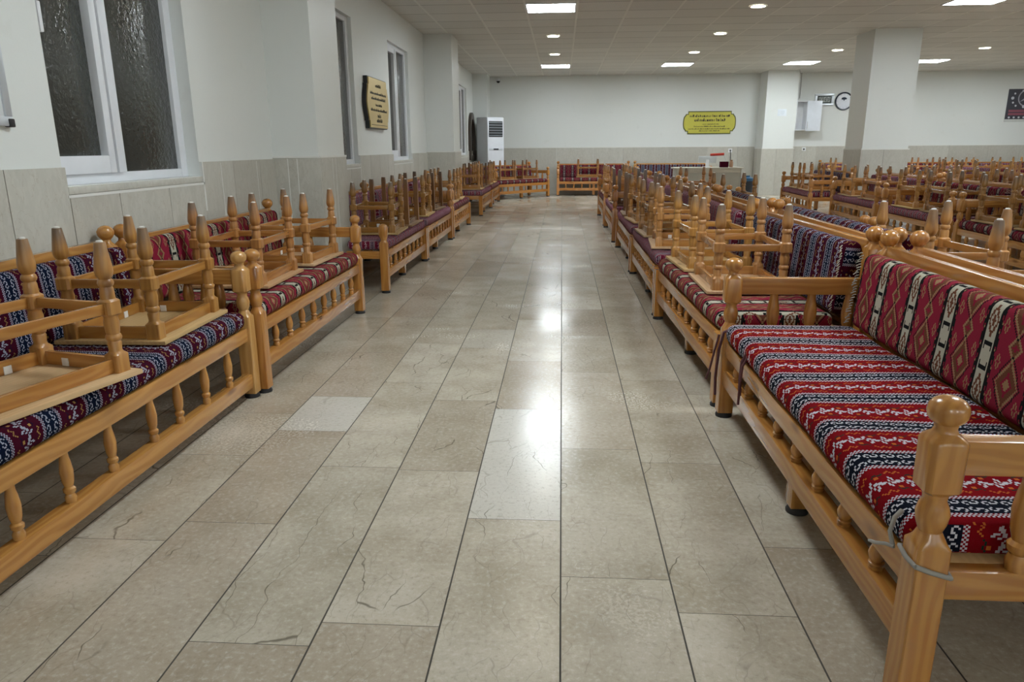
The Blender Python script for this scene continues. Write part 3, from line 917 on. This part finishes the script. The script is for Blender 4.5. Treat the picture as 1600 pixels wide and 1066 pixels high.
# ------------------------------------------------------------------ cords tied to the nearest right sofa (parts of it)
r1 = SPROTO[('R', 0)]
def to_local(p): return (-(p[1] - 2.14), p[0] - .705, p[2])
def cord(name, pts, r, mat):
    bm = bmesh.new(); tube(bm, [to_local(p) for p in pts], r, 6); kid(name, finish(bm, 0, 80), mat, r1)
def loop(cx, cy, z, r, tilt=0, n=20):
    return [(cx + r*math.cos(2*PI*k/n), cy + r*math.sin(2*PI*k/n), z + tilt*math.cos(2*PI*k/n)) for k in range(n+1)]
cord('tie_cord', [(.705 + q[0], 1.29 + q[1], .34 + q[2]) for q in [(-.034, -.034, .014), (-.005, -.037, .004), (.033, -.035, -.008), (.036, 0, -.006), (.034, .034, 0), (0, .037, .012), (-.034, .034, .02), (-.037, 0, .016), (-.034, -.034, .014)]], .005, CORDW)
cord('tie_cord', [(.664, 1.335, .352), (.662, 1.35, .375), (.672, 1.36, .40), (.69, 1.372, .41)], .005, CORDW)
cord('tie_cord', [(.664, 1.33, .352), (.655, 1.345, .35), (.648, 1.375, .335), (.648, 1.40, .325)], .004, CORDW)
cord('tie_cord', [(.70, 2.93, .40), (.672, 2.945, .38), (.662, 2.965, .30), (.655, 2.97, .18), (.66, 2.975, .10)], .006, CORD)
cord('tie_cord', [(.664, 2.99, .36), (.650, 3.0, .28), (.640, 3.02, .20), (.632, 3.04, .15)], .005, CORD)
cord('tie_cord', [(.69, 2.62, .39), (.672, 2.62, .35), (.668, 2.615, .28), (.672, 2.62, .22)], .007, CORD)
cord('tie_cord', [(.69, 2.60, .385), (.670, 2.60, .34), (.666, 2.605, .27), (.664, 2.60, .19)], .005, CORD)

def fringe(root, x, sg, mat, seed):
    r = random.Random(seed); bm = bmesh.new()
    for k in range(26):
        z = .43 + .28*k/25.; y = DEP - .135 + .026*(z - .42)/.3 + r.uniform(-.004, .004)
        tube(bm, [(x, y, z), (x + sg*.006, y - .006, z - .003), (x + sg*r.uniform(.002, .012), y - r.uniform(.009, .016), z - r.uniform(.006, .014))], .0022, 5)
    kid('fringe', finish(bm, 2, 80), mat, root)
FRINGE = flat('cream_fringe', (.42, .39, .33), .9)
fringe(r1, -LEN/2 + .037, -1, FRINGE, 1)
fringe(SPROTO[('R', 1)], LEN/2 - .037, 1, FRINGE, 2)

# ------------------------------------------------------------------ things on the walls
def plaque_outline(w, h, notch, bulge, n=10):
    """cartouche: straight top and bottom, stepped corners, bulging ends"""
    pts = []
    a = w/2 - notch*2.2
    pts += [(-a, -h/2), (a, -h/2), (a, -h/2 + notch*.9), (a + notch*.7, -h/2 + notch*.9)]
    for k in range(n+1):
        t = -1 + 2*k/n; pts.append((a + notch*.9 + bulge*math.sqrt(max(0, 1 - t*t)), t*(h/2 - notch*1.3)))
    pts += [(a + notch*.7, h/2 - notch*.9), (a, h/2 - notch*.9), (a, h/2)]
    pts += [(-x, y) for x, y in reversed(pts[1:-1])][0:0]
    right_half = pts[1:]
    left_half = [(-x, y) for x, y in reversed(right_half)]
    return right_half + left_half
def text_line(par, mat, *a):
    bm = bmesh.new(); strokes(bm, *a); kid('text_line', finish(bm, 0, smooth=False), mat, par)
def strokes(bm, x0, x1, y, h, z, seed, dens=1.):
    """one engraved line: clusters of small strokes"""
    r = random.Random(seed); x = x0
    while x < x1:
        wlen = r.uniform(.6, 2.2)*h*2
        e = min(x + wlen, x1)
        while x < e:
            w = h*r.uniform(.16, .3); hh = h*r.choice((.6, .6, .7, 1.))
            box(bm, x, x + w, y, y + hh, z, z + .0012)
            if r.random() < .6: box(bm, x, x + w*2, y + (0 if r.random() < .5 else hh*.8), y + (.18*h if r.random() < .5 else hh), z, z + .0011)
            x += h*r.uniform(.34, .5)
        x += h*.28

# far wall plaque (faces -y): local x -> world x, local y -> world z
t = thing('wall_plaque', 'wide yellow-gold cartouche plaque with dark lettering on the far wall', 'plaque', (3.515, Y1 - .001, 1.67)); t.rotation_euler = (PI/2, 0, 0)
bm = bmesh.new(); plate(bm, plaque_outline(1.33, .53, .07, .05), .012); kid('back_plate', finish(bm, 0, 30), OLIVE, t)
bm = bmesh.new(); plate(bm, [(x*.965, y*.91) for x, y in plaque_outline(1.33, .53, .07, .05)], .018); kid('face', finish(bm, 0, 30), BRASSG, t)
for q in ((-.47, .47, .13, .055, .0185, 3), (-.36, .36, .03, .07, .0185, 24), (-.16, .22, -.045, .028, .0185, 5),
          (-.36, .36, -.10, .030, .0185, 6), (-.50, .50, -.155, .028, .0185, 7), (-.24, .26, -.20, .026, .0185, 8)): text_line(t, INK, *q)
# left wall plaque (faces +x)
t = thing('wall_plaque', 'tall gold plaque on black backing between two windows on the left wall', 'plaque', (XL + .001, 8.42, 1.60)); t.rotation_euler = (PI/2, 0, PI/2)
ol = [(y, x) for x, y in plaque_outline(.60, .94, .04, .055)]
def tall(s):
    a = [(x, y) for x, y in plaque_outline(.88, .56, .055, .04)]
    w, h, n_ = .40, .56, .05
    pts = [(-.40, -.28), (.40, -.28)]
    pts += [(.40, -.20), (.43, -.20)]
    pts += [(.43 + .06*math.sin(PI*k/10), -.17 + .34*k/10) for k in range(11)]
    pts += [(.43, .20), (.40, .20), (.40, .28), (-.40, .28), (-.40, .20), (-.43, .20)]
    pts += [(-.43 - .06*math.sin(PI*k/10), .17 - .34*k/10) for k in range(11)]
    pts += [(-.43, -.20), (-.40, -.20)]
    return [(x*s, y*s*.93) for x, y in pts]
bm = bmesh.new(); plate(bm, tall(1.03), .042); kid('backing', finish(bm, 0, 30), BLACK, t)
bm = bmesh.new(); plate(bm, tall(.99), .054); kid('face', finish(bm, 0, 30), GOLD, t)
for q in ((-.12, .12, .17, .035, .0545, 13), (-.36, .36, .09, .03, .0545, 14), (-.32, .32, .035, .03, .0545, 15), (-.14, .14, -.03, .026, .0545, 16),
          (-.36, .36, -.085, .03, .0545, 17), (-.07, .07, -.15, .045, .0545, 18), (-.12, .12, -.20, .04, .0545, 19)): text_line(t, INK, *q)
kid('rule_line', boxmesh(-.36, .36, -.232, -.226, .0542, .0556, bevel=.0002), INK, t)

# framed board at the left picture edge
t = thing('wall_board', 'aluminium framed board on the left wall, only its lower corner in view', 'board', (XL + .001, 2.10, 1.54)); t.rotation_euler = (PI/2, 0, PI/2)
kid('panel', boxmesh(-.63, .63, -.30, .30, 0, .012, bevel=.001), flat('white_board_face', (.68, .70, .72), .3), t)
bm = bmesh.new()
for q in ((-.66, .66, -.33, -.295), (-.66, .66, .295, .33), (-.66, -.625, -.295, .295), (.625, .66, -.295, .295)): box(bm, *q, 0, .02)
kid('frame', finish(bm, 0, bevel=.003), ALU, t)
for sx in (-1, 1):
    for sy in (-1, 1): kid('corner_cap', boxmesh(sx*.648-.016, sx*.648+.016, sy*.318-.016, sy*.318+.016, -.0, .023, bevel=.005), BLACK, t)

# wall clock
t = thing('wall_clock', 'round wall clock with dark rim on the far wall beside the square column', 'clock', (6.60, Y1 - .001, 2.13)); t.rotation_euler = (PI/2, 0, 0)
bm = bmesh.new(); rings(bm, [(0, .205, 0), (.03, .205, 0), (.038, .195, 0), (.036, .178, 0), (.014, .174, 0)], 40, cap=False); kid('rim', finish(bm, 0, 40), flat('navy_rim', (.012, .02, .035), .3), t)
bm = bmesh.new(); rings(bm, [(.004, .18, 0), (.016, .178, 0)], 40); kid('dial', finish(bm, 0, 40), flat('clock_dial', (.74, .77, .84), .4), t)
bm = bmesh.new()
for (x, y, rx, ry) in ((0, .062, .055, .028), (-.03, .055, .03, .02), (.035, .055, .028, .02)):
    plate(bm, [(x + rx*math.cos(k*PI/9), y + ry*math.sin(k*PI/9)) for k in range(18)], .0175)
plate(bm, [(-.012, .03), (.016, .036), (.012, .012), (-.004, .004)], .0174)
kid('emblem', finish(bm, 0, smooth=False), flat('slate_emblem', (.09, .13, .19), .5), t)
bm = bmesh.new()
for k in range(12):
    a = k*PI/6; x, y = .155*math.sin(a), .155*math.cos(a); box(bm, x-.005, x+.005, y-.009, y+.009, .016, .0172)
kid('hour_marks', finish(bm, 0, smooth=False), flat('grey_marks', (.35, .38, .45), .5), t)

# framed picture
t = thing('framed_text', 'small silver framed dark calligraphy sign left of the wall clock', 'picture', (6.15, Y1 - .001, 2.165)); t.rotation_euler = (PI/2, 0, 0)
bm = bmesh.new()
for q in ((-.22, .22, -.135, -.085), (-.22, .22, .085, .135), (-.22, -.165, -.085, .085), (.165, .22, -.085, .085)): box(bm, *q, 0, .025)
kid('frame', finish(bm, 0, bevel=.006), ALU, t)
kid('panel', boxmesh(-.17, .17, -.09, .09, 0, .01, bevel=.001), flat('dark_green_panel', (.05, .065, .06), .4), t)
PALE = flat('pale_letters', (.5, .52, .5), .5)
for q in ((-.13, .13, .03, .03, .0102, 33), (-.13, .13, -.01, .03, .0102, 34), (-.13, .13, -.05, .03, .0102, 35)): text_line(t, PALE, *q)

# white wall cabinet
t = thing('wall_cabinet', 'small white wall cabinet with its left door standing open', 'cabinet', (5.70, Y1 - .001, 1.80))
bm = bmesh.new()
for q in ((-.32, .32, -.018, 0, -.33, .33), (-.32, -.302, -.28, -.018, -.33, .33), (.302, .32, -.28, -.018, -.33, .33), (-.302, .302, -.28, -.018, -.33, -.312), (-.302, .302, -.28, -.018, .312, .33), (-.012, .006, -.28, -.018, -.312, .312)): box(bm, *q)
kid('body', finish(bm, 2, smooth=False), WHITEP, t)
d = kid('door', boxmesh(-.005, .32, -.30, -.282, -.345, .33), flat('glossy_white_door', (.76, .80, .87), .2), t)
kid('handle', boxmesh(.012, .022, -.322, -.302, -.29, -.13), STEEL, d)
d = kid('door', boxmesh(-.338, -.321, -.585, -.285, -.345, .33), WHITEP, t)
kid('handle', boxmesh(-.362, -.341, -.56, -.55, -.29, -.13), STEEL, d)
t = tag(link('cable_box', boxmesh(-.03, .03, -.045, 0, -.025, .025), BLACK, None, loc=(5.45, Y1 - .001, 2.20)), 'small black cable box on the wall above the white cabinet', 'box')
bm = bmesh.new(); tube(bm, [(5.58, Y1-.012, ZC-.003), (5.583, Y1-.012, 2.5), (5.58, Y1-.014, 2.2)], .006, 6)
tag(link('wall_cable', finish(bm, 2), flat('grey_cable', (.35, .35, .33), .6)), 'thin grey cable running down the far wall to the white cabinet', 'cable')

# notice on the far column
t = tag(link('paper_sign', boxmesh(-.10, .10, -.003, 0, -.075, .075, bevel=.0005), flat('white_paper', (.72, .77, .82), .7), None, loc=(5.02, 17.798, 1.86)), 'faint white paper notice taped on the far column', 'notice')
bm = bmesh.new()
r_ = random.Random(4)
for k in range(4): box(bm, -.03 + r_.uniform(0, .01), .06 - r_.uniform(0, .02), -.0038, -.003, .03 - k*.022, .036 - k*.022)
link('faint_text', finish(bm, 0, smooth=False), flat('faint_ink', (.52, .58, .64), .7), t)

# calendar poster with a three pointed star emblem
t = thing('wall_calendar', 'dark calendar poster with a ringed three-pointed star at the right edge', 'calendar', (10.72, Y1 - .001, 2.03)); t.rotation_euler = (PI/2, 0, 0)
kid('sheet', boxmesh(-.42, .42, -.34, .33, 0, .006, bevel=.001), flat('charcoal_print', (.045, .045, .06), .45), t)
kid('bottom_strip', boxmesh(-.43, .43, -.40, -.34, 0, .008, bevel=.001), flat('pale_strip', (.55, .57, .55), .5), t)
SIL = flat('silver_print', (.34, .35, .40), .4)
bm = bmesh.new()
ring_o = [(.19*math.cos(k*PI/24), .13 + .19*math.sin(k*PI/24)) for k in range(48)]
ring_i = [(.165*math.cos(k*PI/24), .13 + .165*math.sin(k*PI/24)) for k in range(48)]
for k in range(48):
    k2 = (k+1) % 48
    vs = [bm.verts.new((*p, .0068)) for p in (ring_o[k], ring_o[k2], ring_i[k2], ring_i[k])]; bm.faces.new(vs)
for a in (90, 210, 330):
    a = math.radians(a); c, s = math.cos(a), math.sin(a)
    tip = (.17*c, .13 + .17*s); p1 = (.028*-s, .13 + .028*c); p2 = (.028*s, .13 - .028*c)
    bm.faces.new([bm.verts.new((*p, .007)) for p in (p1, p2, tip)])
kid('star_emblem', finish(bm, 0, smooth=False), SIL, t)
bm = bmesh.new()
for (x, y, s) in ((-.27, .23, .022), (-.31, .13, .034), (-.29, .03, .022), (-.22, -.04, .022), (-.04, -.06, .035), (.15, -.04, .024), (.26, .03, .024), (.3, .15, .03), (-.1, .29, .02)):
    plate(bm, [(x + s*math.cos(k*PI/6), y + s*math.sin(k*PI/6)) for k in range(12)], .0075)
for k in range(6): 
    x = -.33 + k*.11; plate(bm, [(x + .024*math.cos(q*PI/6), -.30 + .022*math.sin(q*PI/6)) for q in range(12)], .0075)
kid('badges', finish(bm, 0, smooth=False), flat('pale_badges', (.55, .57, .62), .5), t)
bm = bmesh.new(); box(bm, -.36, .42, -.18, -.13, .006, .0074); box(bm, -.36, .42, -.25, -.20, .006, .0074); kid('text_bands', finish(bm, 0, smooth=False), flat('dusty_rose_print', (.24, .07, .10), .5), t)

# arched dark mirror on the left wall, near the corner
t = thing('arched_mirror', 'dark arched wooden mirror frame on the left wall beside the air conditioner', 'mirror', (XL + .001, 17.28, .85)); t.rotation_euler = (PI/2, 0, PI/2)
def arch(w, h, n=14): return [(-w/2, 0), (w/2, 0), (w/2, h - w/2)] + [(w/2*math.cos(k*PI/n), h - w/2 + w/2*math.sin(k*PI/n)) for k in range(1, n)] + [(-w/2, h - w/2)]
bm = bmesh.new(); o_, i_ = arch(.88, 1.05), [(x, y + .11) for x, y in arch(.60, .80)]
n = len(o_)
lo = [[bm.verts.new((x, y, z)) for x, y in pts] for z in (0, .06) for pts in (o_, i_)]
for k in range(n):
    k2 = (k+1) % n
    bm.faces.new((lo[2][k], lo[2][k2], lo[3][k2], lo[3][k])); bm.faces.new((lo[0][k2], lo[0][k], lo[1][k], lo[1][k2]))
    bm.faces.new((lo[0][k], lo[0][k2], lo[2][k2], lo[2][k])); bm.faces.new((lo[1][k2], lo[1][k], lo[3][k], lo[3][k2]))
kid('frame', finish(bm, 1, 40), DARKW, t)
bm = bmesh.new(); plate(bm, [(x*1.02, y) for x, y in i_], .012); kid('glass', finish(bm, 1, 40), flat('mirror_glass', (.55, .57, .55), .08, .9), t)

# tower air conditioner, turned to face out of the corner
t = thing('air_conditioner', 'tall white floor-standing air conditioner in the far left corner', 'air conditioner', (-1.68, 17.52, 0), math.radians(45))
kid('body', boxmesh(-.25, .25, -.19, .19, .06, 1.80, bevel=.015), flat('white_casing', (.70, .72, .76), .35), t)
kid('front_panel', boxmesh(-.245, .245, -.205, -.188, .10, 1.79, bevel=.008), flat('glossy_white_panel', (.78, .81, .86), .22), t)
g = kid('air_outlet', boxmesh(-.205, .205, -.212, -.2055, 1.36, 1.71, bevel=.003), flat('dark_grille', (.02, .025, .03), .4), t)
for k in range(6):
    kid('louvre', boxmesh(-.20, .20, -.222, -.2125, 1.385 + k*.058, 1.397 + k*.058, bevel=.002), flat('grey_louvre', (.35, .38, .42), .4) if k == 0 else bpy.data.materials['grey_louvre'], g)
kid('display_strip', boxmesh(-.20, .20, -.211, -.2055, 1.06, 1.11, bevel=.002), ALU, t)
kid('display', boxmesh(-.075, .075, -.215, -.2115, 1.068, 1.102, bevel=.001), BLACK, t)
kid('base', boxmesh(-.26, .26, -.21, .20, 0, .06, bevel=.006), flat('grey_plinth', (.35, .36, .38), .5), t)

# security camera
t = thing('security_camera', 'small dark dome security camera at the top of the far wall', 'camera', (-1.55, Y1 - .06, ZC - .11))
bm = bmesh.new(); rings(bm, [(.0, .05, 0), (.03, .052, 0), (.05, .045, 0)], 20); kid('mount', finish(bm, 2), WHITEP, t)
bm = bmesh.new(); rings(bm, [(-.045, .01, 0), (-.04, .022, 0), (-.025, .037, 0), (0, .044, 0)], 20); kid('dome', finish(bm, 2), BLACK, t)

# sockets
for (x, z, lab) in ((4.05, 1.02, 'white wall socket with a cable hanging down behind the desk'), (5.78, 1.04, 'white wall socket below the white wall cabinet')):
    t = thing('wall_socket', lab, 'socket', (x, Y1 - .017, z))
    kid('plate', boxmesh(-.045, .045, -.012, 0, -.045, .045, bevel=.004), WHITEP, t)
    bm = bmesh.new(); rings(bm, [(0, .02, 0), (.004, .02, 0)], 16); kid('outlet', finish(bm, 2), BLACK, t, loc=(0, -.012, 0), rot=(PI/2, 0, 0))
bm = bmesh.new(); tube(bm, [(4.05, Y1-.04, 1.0), (4.06, Y1-.05, .9), (4.06, Y1-.06, .78), (4.07, Y1-.06, .4), (4.05, Y1-.07, .02)], .008, 6)
tag(link('power_cable', finish(bm, 2), BLACK), 'black power cable hanging from the socket behind the desk', 'cable')

# ------------------------------------------------------------------ desk and what stands on it
DX, DY = 3.12, 16.35
t = thing('reception_desk', 'pale grey panelled desk near the far wall', 'desk', (DX, DY, 0))
WD = flat('pale_laminate', (.36, .34, .29), .45); WT = flat('desk_top_laminate', (.46, .42, .35), .4)
kid('top', boxmesh(-.72, .72, -.30, .30, .655, .685), WT, t)
kid('front_panel', boxmesh(-.66, .66, -.25, -.232, .05, .655), WD, t)
for s in (-1, 1): kid('side_panel', boxmesh(s*.67-.012, s*.67+.012, -.26, .27, 0, .655), WD, t)
kid('front_rail', boxmesh(-.66, .66, -.262, -.2505, .58, .655), WT, t)
t = thing('monitor', 'white flat monitor seen from behind on the desk', 'monitor', (DX + .0, DY - .02, .685))
kid('stand', boxmesh(-.03, .03, -.03, .03, .012, .16, bevel=.004), WHITEP, t); kid('base', boxmesh(-.09, .09, -.07, .07, 0, .012), WHITEP, t)
kid('screen', boxmesh(-.19, .19, -.012, .012, .09, .235, bevel=.006), flat('pale_back_cover', (.55, .585, .60), .35), t)
t = thing('desk_lamp', 'desk lamp with a long red head reaching over the white monitor', 'lamp', (DX + .40, DY + .06, .685))
bm = bmesh.new(); rings(bm, [(0, .055, 0), (.012, .055, 0), (.018, .03, 0)], 20); kid('base', finish(bm, 2), BLACK, t)
bm = bmesh.new(); tube(bm, [(0, 0, .015), (.012, 0, .10), (-.01, 0, .20), (-.05, 0, .268)], .006, 8); kid('arm', finish(bm, 2), STEEL, t)
bm = bmesh.new(); tube(bm, [(-.04, 0, .272), (-.16, 0, .266), (-.33, 0, .256)], .028, 12); kid('head', finish(bm, 0), flat('red_lamp_head', (.42, .03, .015), .35), t)
t = tag(link('tissue_box', boxmesh(-.085, .085, -.06, .06, 0, .12, bevel=.004), NAVY, None, loc=(DX + .335, DY - .12, .685)), 'dark patterned box on the right side of the desk', 'box')
t = thing('jar', 'small amber jar beside the dark patterned box on the desk', 'jar', (DX + .50, DY - .06, .685))
bm = bmesh.new(); rings(bm, [(0, .035, 0), (.01, .04, 0), (.10, .04, 0), (.13, .026, 0)], 16); kid('glass', finish(bm, 2), flat('amber_jar', (.35, .2, .12), .25), t)
bm = bmesh.new(); rings(bm, [(.13, .03, 0), (.155, .03, 0)], 16); kid('lid', finish(bm, 2), flat('brown_lid', (.22, .11, .05), .4), t)
t = thing('plastic_barrel', 'dark plastic barrel with a blue lid on the floor right of the desk', 'barrel', (4.05, 16.62, 0))
bm = bmesh.new(); rings(bm, [(0, .12, 0), (.02, .135, 0), (.20, .15, 0), (.38, .145, 0)], 24); kid('body', finish(bm, 2), flat('dark_barrel', (.02, .025, .035), .35), t)
bm = bmesh.new(); rings(bm, [(.38, .152, 0), (.44, .15, 0), (.455, .10, 0), (.47, .07, 0), (.50, .07, 0)], 24); kid('lid', finish(bm, 2), flat('blue_lid', (.02, .085, .17), .35), t)

# ------------------------------------------------------------------ world, view
w = bpy.data.worlds.new('night'); scene.world = w; w.use_nodes = True
w.node_tree.nodes['Background'].inputs[0].default_value = (.01, .012, .014, 1)
w.node_tree.nodes['Background'].inputs[1].default_value = 1.
vs = scene.view_settings
vs.view_transform = 'Standard'; vs.look = 'None'; vs.exposure = 1.47; vs.gamma = 1.; vs.use_curve_mapping = False
scene.cycles.max_bounces = 8; scene.cycles.diffuse_bounces = 5; scene.cycles.glossy_bounces = 4
scene.cycles.sample_clamp_indirect = 6.
scene.cycles.use_denoising = True
